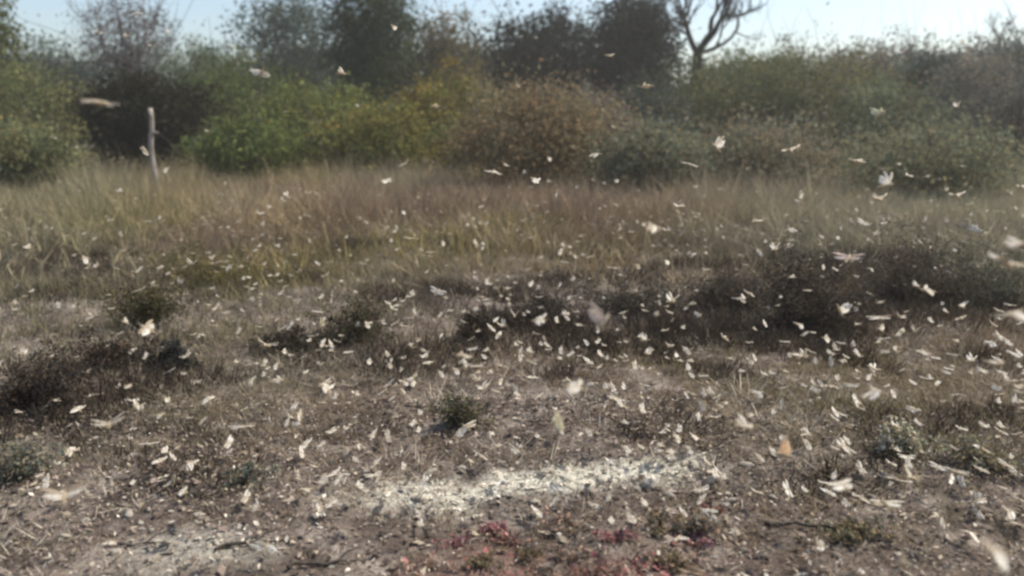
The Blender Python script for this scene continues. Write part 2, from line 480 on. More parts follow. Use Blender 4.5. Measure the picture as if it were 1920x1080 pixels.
def bare_tree(name, label, px, dist, top_y, lean, seed, trunk_r, bark, fork_y, forks, group=None, depth=3, kids=(2, 4)):
    r = np.random.default_rng(seed)
    base = at_depth(px, dist)
    H = top_h(top_y, dist) - base.z
    zf = top_h(fork_y, dist) - base.z
    root = empty(name, base)
    ch, tips = [], []
    tl = np.linspace([0, 0, -0.1], [lean, 0, zf], 6); tl[1:-1] += r.normal(0, 0.04, (4, 3))
    ch.append((tl, np.linspace(trunk_r * 1.2, trunk_r * 0.85, 6)))
    tv, tf = tube_arrays(ch, 8)
    link('trunk', mesh_arrays(name + '_trunk', tv, [tf], None, True), bark, root)
    for dx, dz, rk in forks:
        ch = []
        grow(tl[-1], (dx, r.normal(0, 0.25), dz), (H - zf) * 0.52, trunk_r * rk, depth, r, ch, tips, 0.55, kids, 0.2, 0.66)
        tv, tf = tube_arrays(ch, 5)
        link('branch', mesh_arrays(name + '_branch', tv, [tf], None, True), bark, root)
    tag(root, label, 'tree', group)
    return root

# far wood behind, one mass
fr = np.random.default_rng(66)
C_, S_ = [], []
for k in range(76):
    x0, y0 = fr.uniform(-62, 62), fr.uniform(60, 78)
    py = 92 + 22 * math.sin(x0 * 0.16) + fr.uniform(-14, 20)
    Ht = top_h(py, y0)
    P = crown_points(fr, 60, 0, Ht * 0.5, fr.uniform(2, 3.4), 2.5, Ht * 0.5)
    P[:, 2] = np.maximum(P[:, 2], 0.3); P[:, 0] += x0; P[:, 1] += y0
    C_.append(P); S_.append(np.full(60, 0.5))
fv, ff_, fc = leaves(np.concatenate(C_), np.concatenate(S_), 16, 0.17, (0.085, 0.095, 0.06), fr, 0.7, 0.25)
fv[:, 2] = np.maximum(fv[:, 2], 0.0)
tag(link('far_scrub', mesh_arrays('far_scrub', fv, [ff_], fc), M_LEAF), 'dull green mass of distant scrub behind the trees', 'scrub', kind='stuff')
TREES = 'trees along the back of the field'
# --- trees at the back, left to right
woody('broadleaf_tree', 'olive green tree cut by the left edge of the picture', 'tree', -15, 33, 170, -90, (0.075, 0.085, 0.03), 101, 0.12, 170, 60, 0.07, 0.13, group=TREES)
woody('grey_green_tree', 'low grey green tree between the left edge tree and the purplish grey tree', 'tree', 105, 52, 190, 42, (0.075, 0.095, 0.07), 102, 0.1, 150, 60, 0.08, group=TREES, twigs=25)
woody('grey_crowned_tree', 'purplish grey thin crowned tree above the dark bush by the post', 'tree', 255, 54, 190, -25, (0.105, 0.09, 0.085), 103, 0.42, 150, 34, 0.07, 0.15, M_GREYTWIG, group=TREES, twigs=60, limbs=24, bright=1.2)
woody('hazy_tree', 'bluish green tree behind and below the purplish grey tree', 'tree', 265, 58, 270, 62, (0.075, 0.095, 0.075), 104, 0.05, 170, 60, 0.085, group=TREES)
woody('low_tree', 'low green tree under the left gap of blue sky', 'tree', 400, 54, 170, 74, (0.07, 0.09, 0.05), 105, 0.05, 130, 60, 0.08, group=TREES)
woody('spreading_tree', 'grey green spreading tree right of the left gap of blue sky', 'tree', 555, 47, 250, -40, (0.065, 0.08, 0.06), 106, 0.18, 230, 60, 0.075, 0.14, group=TREES, twigs=30)
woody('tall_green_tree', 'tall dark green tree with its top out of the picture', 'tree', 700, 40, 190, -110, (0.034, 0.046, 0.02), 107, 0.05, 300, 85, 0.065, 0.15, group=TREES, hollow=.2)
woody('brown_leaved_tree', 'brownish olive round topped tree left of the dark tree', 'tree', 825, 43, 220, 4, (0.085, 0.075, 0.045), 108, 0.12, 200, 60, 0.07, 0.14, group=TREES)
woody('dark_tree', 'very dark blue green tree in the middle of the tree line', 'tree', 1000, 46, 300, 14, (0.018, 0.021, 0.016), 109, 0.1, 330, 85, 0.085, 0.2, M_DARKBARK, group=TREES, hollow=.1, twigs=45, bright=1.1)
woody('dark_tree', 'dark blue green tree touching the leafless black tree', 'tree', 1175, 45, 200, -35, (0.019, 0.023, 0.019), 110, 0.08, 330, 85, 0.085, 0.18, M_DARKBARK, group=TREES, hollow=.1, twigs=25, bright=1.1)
bare_tree('leafless_tree', 'black leafless tree forking against the white sky', 1302, 37, -70, -0.05, 211, 0.25, M_DARKBARK, 100, [(-0.55, 1.0, .6), (0.18, 1.1, .65), (0.85, 0.9, .6), (1.1, .45, .4), (-.9, .6, .4), (.5, 1, .5)], TREES, 4, (3, 4))
woody('olive_tree', 'low olive tree beneath the leafless black tree', 'tree', 1375, 47, 200, 90, (0.075, 0.085, 0.035), 112, 0.05, 160, 60, 0.075, group=TREES)
woody('round_topped_tree', 'yellowish green tree poking above the right hand scrub line', 'tree', 1462, 46, 100, 62, (0.10, 0.10, 0.045), 113, 0.05, 110, 55, 0.07, group=TREES)
woody('twiggy_tree', 'purplish brown twiggy tree on the right hand scrub line', 'tree', 1580, 49, 190, 68, (0.09, 0.075, 0.065), 114, 0.05, 150, 45, 0.075, bark=M_GREYTWIG, group=TREES, twigs=60)
woody('twiggy_tree', 'greyish twiggy tree with thin shoots sticking into the white sky', 'tree', 1695, 48, 170, 56, (0.075, 0.07, 0.06), 115, 0.05, 130, 45, 0.075, bark=M_GREYTWIG, group=TREES, twigs=80)
bare_tree('leafless_shrub', 'pale grey leafless shrub above the flat canopy at far right', 1850, 52, 14, 0, 216, 0.07, M_GREYTWIG, 72, [(-0.7, 1, .6), (0, 1, .6), (0.7, .9, .6), (.3, 1, .5)], TREES, 3, (3, 4))
woody('grey_tree', 'grey leaved tree left of the flat canopy at far right', 'tree', 1800, 44, 180, 66, (0.10, 0.105, 0.085), 117, 0.05, 170, 55, 0.075, group=TREES)
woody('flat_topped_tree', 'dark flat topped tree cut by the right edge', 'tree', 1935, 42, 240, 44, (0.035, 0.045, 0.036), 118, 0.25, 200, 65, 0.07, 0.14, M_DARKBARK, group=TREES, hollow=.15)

def bush(name, label, cat, px, dist, w_px, top_y, col, seed, low, clumps, *a, **k):
    k.setdefault('lump', 0.68); k.setdefault('lobes', 13); k['twigs'] = k.get('twigs', 14) + 25
    woody(name, label, cat, px, dist, w_px * 1.22, top_y - 8, col, seed, low, int(clumps * 1.15), *a, **k)
SH = 'bushes in front of the tree line'
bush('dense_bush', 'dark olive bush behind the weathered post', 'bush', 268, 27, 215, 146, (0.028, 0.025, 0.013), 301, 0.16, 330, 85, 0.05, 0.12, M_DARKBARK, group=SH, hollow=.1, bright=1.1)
bush('leafy_bush', 'soft olive bush at the left edge below the trees', 'bush', 30, 31, 300, 118, (0.105, 0.11, 0.045), 302, 0, 180, 60, 0.055, group=SH)
bush('leafy_bush', 'green bush right of the dark olive bush', 'bush', 455, 33, 230, 112, (0.07, 0.085, 0.03), 303, 0, 190, 60, 0.055, group=SH)
bush('leafy_bush', 'bright green low bush under the spreading tree', 'bush', 590, 31, 260, 165, (0.095, 0.105, 0.03), 304, 0, 190, 60, 0.055, group=SH)
bush('leafy_bush', 'low green bush at the foot of the dark olive bush', 'bush', 470, 25, 220, 232, (0.08, 0.095, 0.03), 305, 0, 130, 60, 0.045, group=SH)
bush('yellow_bush', 'yellow olive bush in front of the brownish tree', 'bush', 845, 27, 170, 138, (0.135, 0.11, 0.03), 306, 0, 180, 60, 0.045, group=SH)
bush('yellow_bush', 'low yellowish bush at the foot of the tall green tree', 'bush', 730, 25, 230, 205, (0.125, 0.115, 0.035), 307, 0, 170, 60, 0.045, group=SH)
bush('dry_bush', 'tan dry bush in the middle of the field', 'bush', 1000, 21, 260, 158, (0.19, 0.15, 0.085), 308, 0, 260, 70, 0.036, 0.05, M_GREYTWIG, group=SH, twigs=60, var=.16, bright=1.25, spread_k=.22)
bush('dry_bush', 'pinkish brown dry bush right of the tan bush', 'bush', 1105, 23, 130, 178, (0.15, 0.115, 0.09), 309, 0, 150, 65, 0.036, 0.05, M_GREYTWIG, group=SH, twigs=40, var=.16, spread_k=.22)
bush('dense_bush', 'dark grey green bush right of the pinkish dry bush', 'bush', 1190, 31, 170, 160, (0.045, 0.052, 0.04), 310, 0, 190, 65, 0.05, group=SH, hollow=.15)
bush('leafy_bush', 'olive bush below the black leafless tree', 'bush', 1330, 35, 260, 118, (0.075, 0.08, 0.035), 311, 0, 190, 60, 0.055, group=SH)
bush('leafy_bush', 'wide olive bush left of the dark blue green bush', 'bush', 1520, 35, 290, 92, (0.085, 0.09, 0.04), 312, 0, 220, 60, 0.055, group=SH)
bush('dense_bush', 'dark blue green bush among the right hand scrub', 'bush', 1725, 36, 100, 92, (0.035, 0.055, 0.042), 313, 0.1, 150, 65, 0.055, group=SH, hollow=.15)
bush('leafy_bush', 'greenish bush under the dark blue green bush', 'bush', 1660, 30, 220, 172, (0.08, 0.09, 0.05), 314, 0, 170, 60, 0.05, group=SH)
bush('grey_bush', 'tall smoky grey bush near the right edge', 'bush', 1815, 33, 150, 92, (0.125, 0.12, 0.095), 315, 0, 170, 55, 0.05, bark=M_GREYTWIG, group=SH, twigs=30)
bush('dense_bush', 'dark brownish bush at the right edge under the flat canopy', 'bush', 1925, 30, 170, 165, (0.05, 0.05, 0.04), 316, 0, 150, 60, 0.05, group=SH)
bush('grey_bush', 'pale greyish low bush below the dark grey green bush', 'bush', 1215, 20, 200, 240, (0.125, 0.125, 0.08), 317, 0, 150, 55, 0.04, bark=M_GREYTWIG, group=SH, twigs=20, var=.16, spread_k=.24)
bush('grey_bush', 'wide grey tan bush in front of the wide olive bush', 'bush', 1420, 21, 270, 236, (0.145, 0.13, 0.085), 318, 0, 190, 55, 0.04, bark=M_GREYTWIG, group=SH, twigs=40, var=.16, spread_k=.24)
bush('grey_bush', 'grey green low bush below the smoky grey bush', 'bush', 1730, 20, 300, 250, (0.125, 0.125, 0.075), 319, 0, 190, 55, 0.04, bark=M_GREYTWIG, group=SH, twigs=40, var=.16, spread_k=.24)
bush('leafy_bush', 'hazy olive low bush below the left edge bush', 'bush', 45, 21, 230, 238, (0.125, 0.125, 0.06), 320, 0, 160, 55, 0.04, group=SH)

MID = 'low dead shrubs in the weeds'
def weed(name, label, cat, px, base_py, w_px, top_py, col, seed, group, stems=46, twig=5, leaves_each=9, leaf=0.012, rad=0.0035, wood=M_BARK, w_leaf=0.35):
    """a dead weed: stalks fanning out of one root, side twigs, a few dry leaves along them"""
    r = np.random.default_rng(seed)
    g = ground_at(px, base_py)
    H = max(0.05, top_h(top_py, g.y) - g.z); W = 0.5 * w_px / F * g.y
    root = empty(name, g)
    ch, tips = [], []
    ph1, ph2 = r.uniform(0, 6.28, 2)
    for k in range(stems):
        a = r.uniform(0, 2 * np.pi); q = np.sqrt(r.uniform(0, 1)) * r.uniform(0.6, 1.25)
        h = H * r.uniform(0.2, 1.0) ** 0.8 * (1 - 0.3 * q * q) * (0.55 + 0.45 * math.sin(a * 2 + ph1) * math.sin(a * 3 + ph2))
        q *= 0.7 + 0.6 * abs(math.sin(a * 1.5 + ph2))
        e = np.array([math.cos(a) * W * q, math.sin(a) * W * q * 0.8, max(h, 0.04 * H)])
        m = np.array([e[0] * 0.3, e[1] * 0.3, e[2] * 0.7]) + r.normal(0, 0.06, 3) * W
        t = np.linspace(0, 1, 6)[:, None]
        st = np.array([r.normal(0, 0.01), r.normal(0, 0.01), -0.02])
        P = (1 - t) ** 2 * st + 2 * t * (1 - t) * m + t * t * e
        ch.append((P, np.linspace(rad, rad * 0.35, 6)))
        for _ in range(twig):
            u = r.uniform(0.3, 1.0); b = (1 - u) ** 2 * st + 2 * u * (1 - u) * m + u * u * e
            d = r.normal(0, 1, 3) + np.array([0, 0, 0.5]); d /= np.linalg.norm(d)
            ln = r.uniform(0.1, 0.32) * H
            Q = b + d * ln * np.linspace(0, 1, 3)[:, None] + r.normal(0, 0.01 * H, (3, 3)) * np.array([[0], [1], [1]])
            ch.append((Q, [rad * 0.5, rad * 0.35, rad * 0.2]))
            tips += [b + d * ln * x for x in r.uniform(0.2, 1, 2)]
    tv, tf = tube_arrays(ch, 3)
    link('stems', mesh_arrays(name + '_stems', tv, [tf], None, True), wood, root)
    C = np.array(tips); C[:, 2] = np.maximum(C[:, 2], 0.01)
    v, f, c = leaves(C, np.full(len(C), 0.055 * H + 0.004), leaves_each, leaf, np.array(col) * 1.1, r, 0.8, w_leaf)
    v[:, 2] = np.maximum(v[:, 2], 0.003)
    link('foliage', mesh_arrays(name + '_foliage', v, [f], c), M_LEAF, root)
    tag(root, label, cat, group)
def low_shrub(px, base_py, w, top, col, seed, label, name='dead_shrub', **k):
    weed(name, label, 'shrub', px, base_py, w * 1.5, top - 0.12 * (base_py - top), col, seed, MID, **k)
DB = (0.055, 0.042, 0.030)
low_shrub(1510, 612, 170, 440, DB, 401, 'dark brown dead shrub, largest in the right middle ground', leaves_each=16, stems=60)
low_shrub(1700, 565, 220, 395, (0.07, 0.055, 0.04), 402, 'tall brown dead shrub right of the largest dark shrub', leaves_each=16, stems=60)
low_shrub(1880, 575, 200, 395, (0.085, 0.09, 0.06), 403, 'grey green shrub at the right edge of the weeds', name='grey_shrub')
low_shrub(1340, 575, 190, 470, (0.07, 0.055, 0.042), 404, 'brown dead shrub left of the largest dark shrub')
low_shrub(1180, 590, 180, 490, (0.075, 0.065, 0.05), 405, 'grey brown dead shrub in the centre right weeds')
low_shrub(1010, 610, 150, 505, (0.075, 0.06, 0.048), 406, 'brown dead shrub near the centre of the picture')
low_shrub(285, 612, 110, 478, (0.075, 0.065, 0.025), 407, 'small olive shrub standing alone below the post', name='olive_shrub')
low_shrub(380, 540, 190, 425, (0.13, 0.115, 0.045), 408, 'yellow olive shrub behind the small olive shrub', name='olive_shrub')
low_shrub(60, 760, 210, 640, DB, 409, 'dark brown dead clump at the left edge')
low_shrub(215, 690, 130, 605, DB, 410, 'dark brown dead clump below the small olive shrub')
low_shrub(320, 690, 70, 632, (0.04, 0.04, 0.035), 411, 'little blackish clump right of the dark brown clump')
low_shrub(670, 640, 120, 545, (0.08, 0.068, 0.04), 412, 'olive brown dead shrub left of the picture centre')
low_shrub(860, 795, 90, 705, (0.10, 0.09, 0.05), 413, 'small dark tuft above the bleached strip', name='dark_tuft', leaves_each=4, stems=30)
low_shrub(30, 900, 110, 790, (0.21, 0.2, 0.14), 414, 'small grey green plant at the lower left edge', name='grey_plant', leaves_each=3, wood=M_GREYTWIG)
low_shrub(460, 905, 70, 860, (0.2, 0.185, 0.13), 415, 'tiny grey green plant left of the bleached strip', name='grey_plant', leaves_each=3, stems=22, wood=M_GREYTWIG)
low_shrub(1690, 850, 70, 770, (0.40, 0.36, 0.25), 416, 'pale yellowish plant in the right foreground', name='pale_plant', leaves_each=4, stems=26, wood=M_GREYTWIG)
low_shrub(1840, 870, 140, 800, (0.2, 0.175, 0.105), 417, 'low olive plant at the lower right edge', name='olive_plant', leaves_each=3, wood=M_GREYTWIG)
low_shrub(900, 640, 70, 580, DB, 418, 'narrow dark brown stalky clump left of the centre')
low_shrub(540, 660, 90, 600, (0.085, 0.07, 0.05), 419, 'small brown clump below the yellow olive shrub')
low_shrub(1300, 1000, 60, 950, (0.26, 0.21, 0.15), 420, 'little straw coloured clump right of the red herbs', leaves_each=3, stems=20, wood=M_GREYTWIG)
low_shrub(1600, 1010, 110, 970, (0.19, 0.165, 0.10), 421, 'flat olive clump by the long dark stick', name='olive_plant', leaves_each=3, stems=26, wood=M_GREYTWIG)

# red tinged herbs in the foreground
RED = 'reddish herbs below the bleached strip'
hr_ = np.random.default_rng(55)
for i in range(16):
    px, py = [(930, 985), (955, 1010), (1080, 1040), (1240, 985), (1290, 1005), (1200, 1055), (1010, 1065), (900, 1050), (1160, 1000), (1330, 945), (1045, 975), (1265, 1050), (860, 1010), (1120, 1075), (790, 1060), (990, 1035)][i]
    col = [(0.30, 0.155, 0.15), (0.23, 0.13, 0.11), (0.30, 0.22, 0.17), (0.19, 0.15, 0.09)][i % 4]
    weed('red_herb', 'small reddish pink herb on the bare soil below the bleached strip', 'herb', px, py + 10, 85 + 40 * (i % 3), py - 8 - 5 * (i % 4), col, 500 + i, RED, stems=14, twig=3, leaves_each=4, leaf=0.010, rad=0.0016, wood=M_STICK)

# ------------------------------------------------------------------ the post
pb = at_depth(293, 20.5)
post_h = top_h(205, 20.5) - pb.z
root = empty('wooden_post', pb)
pr = np.random.default_rng(3)
rings, sides = 12, 9
zs = np.linspace(-0.15, post_h, rings)
vv, ff = [], []
for i, z in enumerate(zs):
    r0 = 0.066 - 0.014 * i / rings + pr.normal(0, 0.003)
    ox = 0.035 * math.sin(i * 0.8) - 0.01 * i / rings; oy = 0.02 * math.sin(i * 1.3 + 1)
    for j in range(sides):
        a = 2 * math.pi * j / sides
        rr = r0 * (1 + 0.13 * math.sin(3 * a + 1) + pr.normal(0, 0.03))
        zz = z + (pr.uniform(-0.06, 0.05) if i == rings - 1 else 0)
        vv.append((ox + rr * math.cos(a), oy + rr * math.sin(a), zz))
n0 = len(vv)
for i in range(rings - 1):
    for j in range(sides):
        ff.append((i * sides + j, i * sides + (j + 1) % sides, (i + 1) * sides + (j + 1) % sides, (i + 1) * sides + j))
vv.append((ox, oy, post_h - 0.03))
me = bpy.data.meshes.new('post_shaft')
me.from_pydata(vv, [], ff + [((rings - 1) * sides + j, (rings - 1) * sides + (j + 1) % sides, n0) for j in range(sides)])
me.polygons.foreach_set('use_smooth', [True] * len(me.polygons))
link('shaft', me, M_POST, root)
tv, tf = tube_arrays([(np.array([[0, 0, post_h * .72], [0.10, -.02, post_h * .74], [0.19, -.03, post_h * .73]]), [0.035, 0.028, 0.016])], 6)
link('branch_stub', mesh_arrays('branch_stub', tv, [tf], None, True), M_POST, root)
tag(root, 'weathered grey wooden post leaning in front of the dark olive bush', 'post')

# ------------------------------------------------------------------ clods and sticks
def clod_mesh(seed):
    r = np.random.default_rng(seed)
    import bmesh
    bm = bmesh.new(); bmesh.ops.create_icosphere(bm, subdivisions=2, radius=1.0)
    k = r.normal(0, 1, (5, 3))
    for v in bm.verts:
        p = np.array(v.co); f = 1 + 0.16 * np.sin(p @ k.T * 1.7 + seed).sum() / 2 + r.normal(0, 0.05)
        v.co = Vector(p * f * np.array([1, 0.75, 0.5]))
    me = bpy.data.meshes.new('clod'); bm.to_mesh(me); bm.free()
    return me
CM = [clod_mesh(s) for s in range(5)]
CMB = [m.copy() for m in CM]
for m in CM: m.materials.append(M_CLOD)
for m in CMB: m.materials.append(M_CLODB)
cr_ = np.random.default_rng(77)
def clod(px, py, s, pale, label, group):
    g = ground_at(px, py)
    o = link('pale_clod' if pale else 'brown_clod', (CM if pale else CMB)[cr_.integers(5)])
    o.location = (g.x, g.y, g.z + s * 0.15); o.scale = (s, s * cr_.uniform(.7, 1.1), s * cr_.uniform(.6, 1.0))
    o.rotation_euler = (cr_.normal(0, .2), cr_.normal(0, .2), cr_.uniform(0, 6.28))
    tag(o, label, 'clod', group)
for _ in range(42):
    clod(cr_.uniform(540, 1400), cr_.uniform(862, 955), cr_.gamma(3, 0.006) + 0.006, True, 'small whitish clod of soil on the bleached strip', 'whitish clods on the bleached strip')
for _ in range(27):
    clod(cr_.uniform(120, 460), cr_.uniform(930, 1060), cr_.gamma(3, 0.005) + 0.006, True, 'small whitish clod on the pale patch at lower left', 'whitish clods at lower left')
for _ in range(36):
    clod(cr_.uniform(1350, 1910), cr_.uniform(780, 1075), cr_.gamma(3, 0.006) + 0.006, _ % 3 == 0, 'small soil clod in the stubble at lower right', 'soil clods at lower right')
for _ in range(30):
    clod(cr_.uniform(20, 1350), cr_.uniform(700, 850), cr_.gamma(3, 0.006) + 0.008, _ % 3 == 0, 'small soil clod in the stubble behind the bleached strip', 'soil clods behind the bleached strip')
def stick(px0, py0, px1, py1, rad, label, seed):
    r = np.random.default_rng(seed)
    a, b = ground_at(px0, py0), ground_at(px1, py1)
    t = np.linspace(0, 1, 9)
    P = np.array(a)[None] * (1 - t[:, None]) + np.array(b)[None] * t[:, None] + r.normal(0, 0.008, (9, 3))
    P[:, 2] = height(P[:, 0], P[:, 1]) + rad * 0.9 + np.abs(r.normal(0, 0.008, 9))
    o0 = Vector(P[0]); P = P - P[0]
    ch = [(P, np.linspace(rad, rad * 0.45, 9))]
    ch.append((np.stack([P[5], P[5] + [0.03, 0.03, 0.02], P[5] + [0.08, 0.05, 0.03]]), [rad * .5, rad * .4, rad * .2]))
    tv, tf = tube_arrays(ch, 6)
    o = link('fallen_stick', mesh_arrays('fallen_stick', tv, [tf], None, True), M_STICK); o.location = o0
    tag(o, label, 'stick', 'dead sticks on the ground')
stick(1432, 985, 1590, 1002, 0.011, 'long dark stick lying in the lower right foreground', 1)
stick(540, 1072, 690, 1055, 0.009, 'dark stick on the ground at the bottom left of centre', 2)
stick(400, 1030, 530, 1020, 0.009, 'dark stick beside the lower left pale patch', 3)
stick(335, 935, 395, 930, 0.008, 'short dark stick left of the bleached strip', 4)
stick(1290, 935, 1350, 915, 0.008, 'dark stick at the right end of the bleached strip', 5)
stick(215, 1028, 300, 1022, 0.007, 'thin dark stick near the bottom left corner', 6)

# ------------------------------------------------------------------ locusts
def wing_mat(name, stops, trans):
    """membrane with brown spots; each insect and wing its own shade from buff to near white"""
    m, nt, out = new_mat(name)
    N, L = nt.nodes, nt.links
    tc = N.new('ShaderNodeTexCoord'); oi = N.new('ShaderNodeObjectInfo'); ge = N.new('ShaderNodeNewGeometry')
    ad = N.new('ShaderNodeMath'); ad.operation = 'ADD'; fr = N.new('ShaderNodeMath'); fr.operation = 'FRACT'
    L.new(oi.outputs['Random'], ad.inputs[0]); L.new(ge.outputs['Random Per Island'], ad.inputs[1]); L.new(ad.outputs[0], fr.inputs[0])
    sh = N.new('ShaderNodeValToRGB'); e = sh.color_ramp.elements
    e[0].position, e[0].color = 0.0, (*stops[0], 1); e[1].position, e[1].color = 1.0, (*stops[2], 1)
    x = e.new(0.45); x.color = (*stops[1], 1)
    L.new(fr.outputs[0], sh.inputs[0])
    nz = N.new('ShaderNodeTexNoise'); nz.inputs['Scale'].default_value = 190; nz.inputs['Detail'].default_value = 3
    L.new(tc.outputs['Object'], nz.inputs['Vector'])
    sp_ = N.new('ShaderNodeValToRGB'); sp_.color_ramp.elements[0].position = 0.40; sp_.color_ramp.elements[0].color = (0.35, 0.26, 0.17, 1)
    sp_.color_ramp.elements[1].position = 0.47; sp_.color_ramp.elements[1].color = (1, 1, 1, 1)
    L.new(nz.outputs[0], sp_.inputs[0])
    mu = N.new('ShaderNodeMix'); mu.data_type = 'RGBA'; mu.blend_type = 'MULTIPLY'; mu.inputs[0].default_value = 1
    L.new(sh.outputs[0], mu.inputs[6]); L.new(sp_.outputs[0], mu.inputs[7])
    tn = N.new('ShaderNodeMix'); tn.data_type = 'RGBA'; tn.blend_type = 'MULTIPLY'; tn.inputs[0].default_value = 1
    L.new(mu.outputs[2], tn.inputs[6]); L.new(oi.outputs['Color'], tn.inputs[7]); mu = tn
    p = N.new('ShaderNodeBsdfPrincipled'); p.inputs['Roughness'].default_value = 0.4
    t = N.new('ShaderNodeBsdfTranslucent'); tr = N.new('ShaderNodeBsdfTransparent')
    L.new(mu.outputs[2], p.inputs['Base Color']); L.new(mu.outputs[2], t.inputs['Color'])
    mx = N.new('ShaderNodeMixShader'); mx.inputs[0].default_value = 0.45
    L.new(p.outputs[0], mx.inputs[1]); L.new(t.outputs[0], mx.inputs[2])
    m2 = N.new('ShaderNodeMixShader'); m2.inputs[0].default_value = trans
    L.new(mx.outputs[0], m2.inputs[1]); L.new(tr.outputs[0], m2.inputs[2])
    L.new(m2.outputs[0], out.inputs[0])
    return m
M_FORE = wing_mat('forewing', [(0.42, 0.33, 0.22), (0.76, 0.70, 0.58), (0.86, 0.83, 0.75)], 0.0)
M_HIND = wing_mat('hindwing', [(0.62, 0.55, 0.42), (0.84, 0.80, 0.70), (0.88, 0.86, 0.79)], 0.15)
M_LBODY = noise_mat('locust_body', (0.30, 0.22, 0.13), (0.56, 0.46, 0.31), 90, 0.5, 0.1)

def locust_body():
    prof = [(-0.030, .0012, .001), (-0.026, .0026, 0), (-0.018, .0036, 0), (-0.006, .0042, 0), (0.002, .0046, 0), (0.010, .0052, .0006), (0.016, .0050, .0008), (0.020, .0044, .0004), (0.0245, .0042, -.0006), (0.0275, .0030, -.0022), (0.0285, .0012, -.0036)]
    s = 8; V, Fc = [], []
    for x, r, dz in prof:
        for j in range(s):
            a = 2 * math.pi * j / s
            V.append((x, r * 0.85 * math.cos(a), dz + r * 1.1 * math.sin(a)))
    n = len(prof)
    for i in range(n - 1):
        for j in range(s):
            Fc.append((i * s + j, (i + 1) * s + j, (i + 1) * s + (j + 1) % s, i * s + (j + 1) % s))
    Fc.append(tuple(range(s))); Fc.append(tuple((n - 1) * s + j for j in reversed(range(s))))
    def limb(pts, rad):
        tv, tf = tube_arrays([(np.array(pts), rad)], 4)
        o = len(V); V.extend(map(tuple, tv)); Fc.extend(tuple(int(q) + o for q in f) for f in tf)
    for sy in (-1, 1):
        limb([(0.004, sy * .003, -.002), (-0.008, sy * .0075, .0005), (-0.020, sy * .009, .002)], [.0019, .0017, .0009])      # hind femur
        limb([(-0.020, sy * .009, .002), (-0.012, sy * .009, -.006), (-0.004, sy * .009, -.011)], [.0008, .0006, .0005])       # hind tibia
        limb([(0.010, sy * .003, -.004), (0.008, sy * .008, -.005), (0.000, sy * .010, -.009)], [.0009, .0007, .0004])
        limb([(0.016, sy * .003, -.004), (0.020, sy * .007, -.006), (0.015, sy * .008, -.010)], [.0008, .0006, .0004])
        limb([(0.026, sy * .0012, .0022), (0.034, sy * .004, .005), (0.041, sy * .007, .006)], [.0005, .0004, .0003])          # antenna
        limb([(0.0235, sy * .0026, .0018), (0.0245, sy * .0040, .0018), (0.0252, sy * .0041, .0016)], [.0012, .0013, .0006])   # eye
    me = bpy.data.meshes.new('locust_body'); me.from_pydata(V, [], Fc)
    me.polygons.foreach_set('use_smooth', [True] * len(me.polygons)); me.materials.append(M_LBODY)
    return me
def wing_mesh(outline_front, outline_rear, name, mat, camber):
    """span along +Y; strips between front edge and rear edge"""
    k = 3; V, Fc = [], []
    n = len(outline_front)
    for i in range(n):
        (y0, x0), (y1, x1) = outline_front[i], outline_rear[i]
        for j in range(k + 1):
            t = j / k
            y = y0 + (y1 - y0) * t; x = x0 + (x1 - x0) * t
            pleat = (0.0007 if (i + j) % 2 else -0.0003)
            V.append((x, y, camber * math.sin(math.pi * t) - 3.0 * y * y * camber + pleat))
    for i in range(n - 1):
        for j in range(k):
            a = i * (k + 1) + j
            Fc.append((a, a + 1, a + k + 2, a + k + 1))
    me = bpy.data.meshes.new(name); me.from_pydata(V, [], Fc)
    me.polygons.foreach_set('use_smooth', [True] * len(me.polygons)); me.materials.append(mat)
    return me
fw = wing_mesh([(0, .002), (.012, .005), (.026, .0065), (.040, .006), (.052, .003), (.057, -.001)], [(0, -.003), (.011, -.004), (.024, -.0055), (.038, -.006), (.050, -.0055), (.057, -.003)], 'forewing', M_FORE, .0012)
hw = wing_mesh([(0, .001), (.014, .003), (.030, .003), (.042, .000), (.049, -.006)], [(0, -.013), (.008, -.019), (.020, -.021), (.033, -.017), (.047, -.009)], 'hindwing', M_HIND, .0025)
def mirror(me, name):
    m = me.copy(); m.name = name
    for v in m.vertices: v.co.y = -v.co.y
    m.flip_normals()
    return m
fwR, hwR = mirror(fw, 'forewing_mirrored'), mirror(hw, 'hindwing_mirrored')
BODY = locust_body()

lr = np.random.default_rng(909)
def place_locust(p, yaw, pitch, roll, flap, sweep, scale, label, group):
    o = link('locust', BODY); o.location = p
    o.rotation_euler = (roll, pitch, yaw); o.scale = (scale,) * 3
    for nm, me, s, x, z, ph, sw in (('forewing', fw, 1, .012, .0042, 0, 0), ('forewing', fwR, -1, .012, .0042, 0, 0), ('hindwing', hw, 1, .006, .0036, -0.18, 0), ('hindwing', hwR, -1, .006, .0036, -0.18, 0)):
        w = link(nm, me, None, o)
        w.location = (x, s * .0028, z)
        w.rotation_euler = (s * (flap + ph), 0, s * sweep * (1.0 if nm == 'forewing' else 0.5))
    tag(o, label, 'locust', group)
    return o

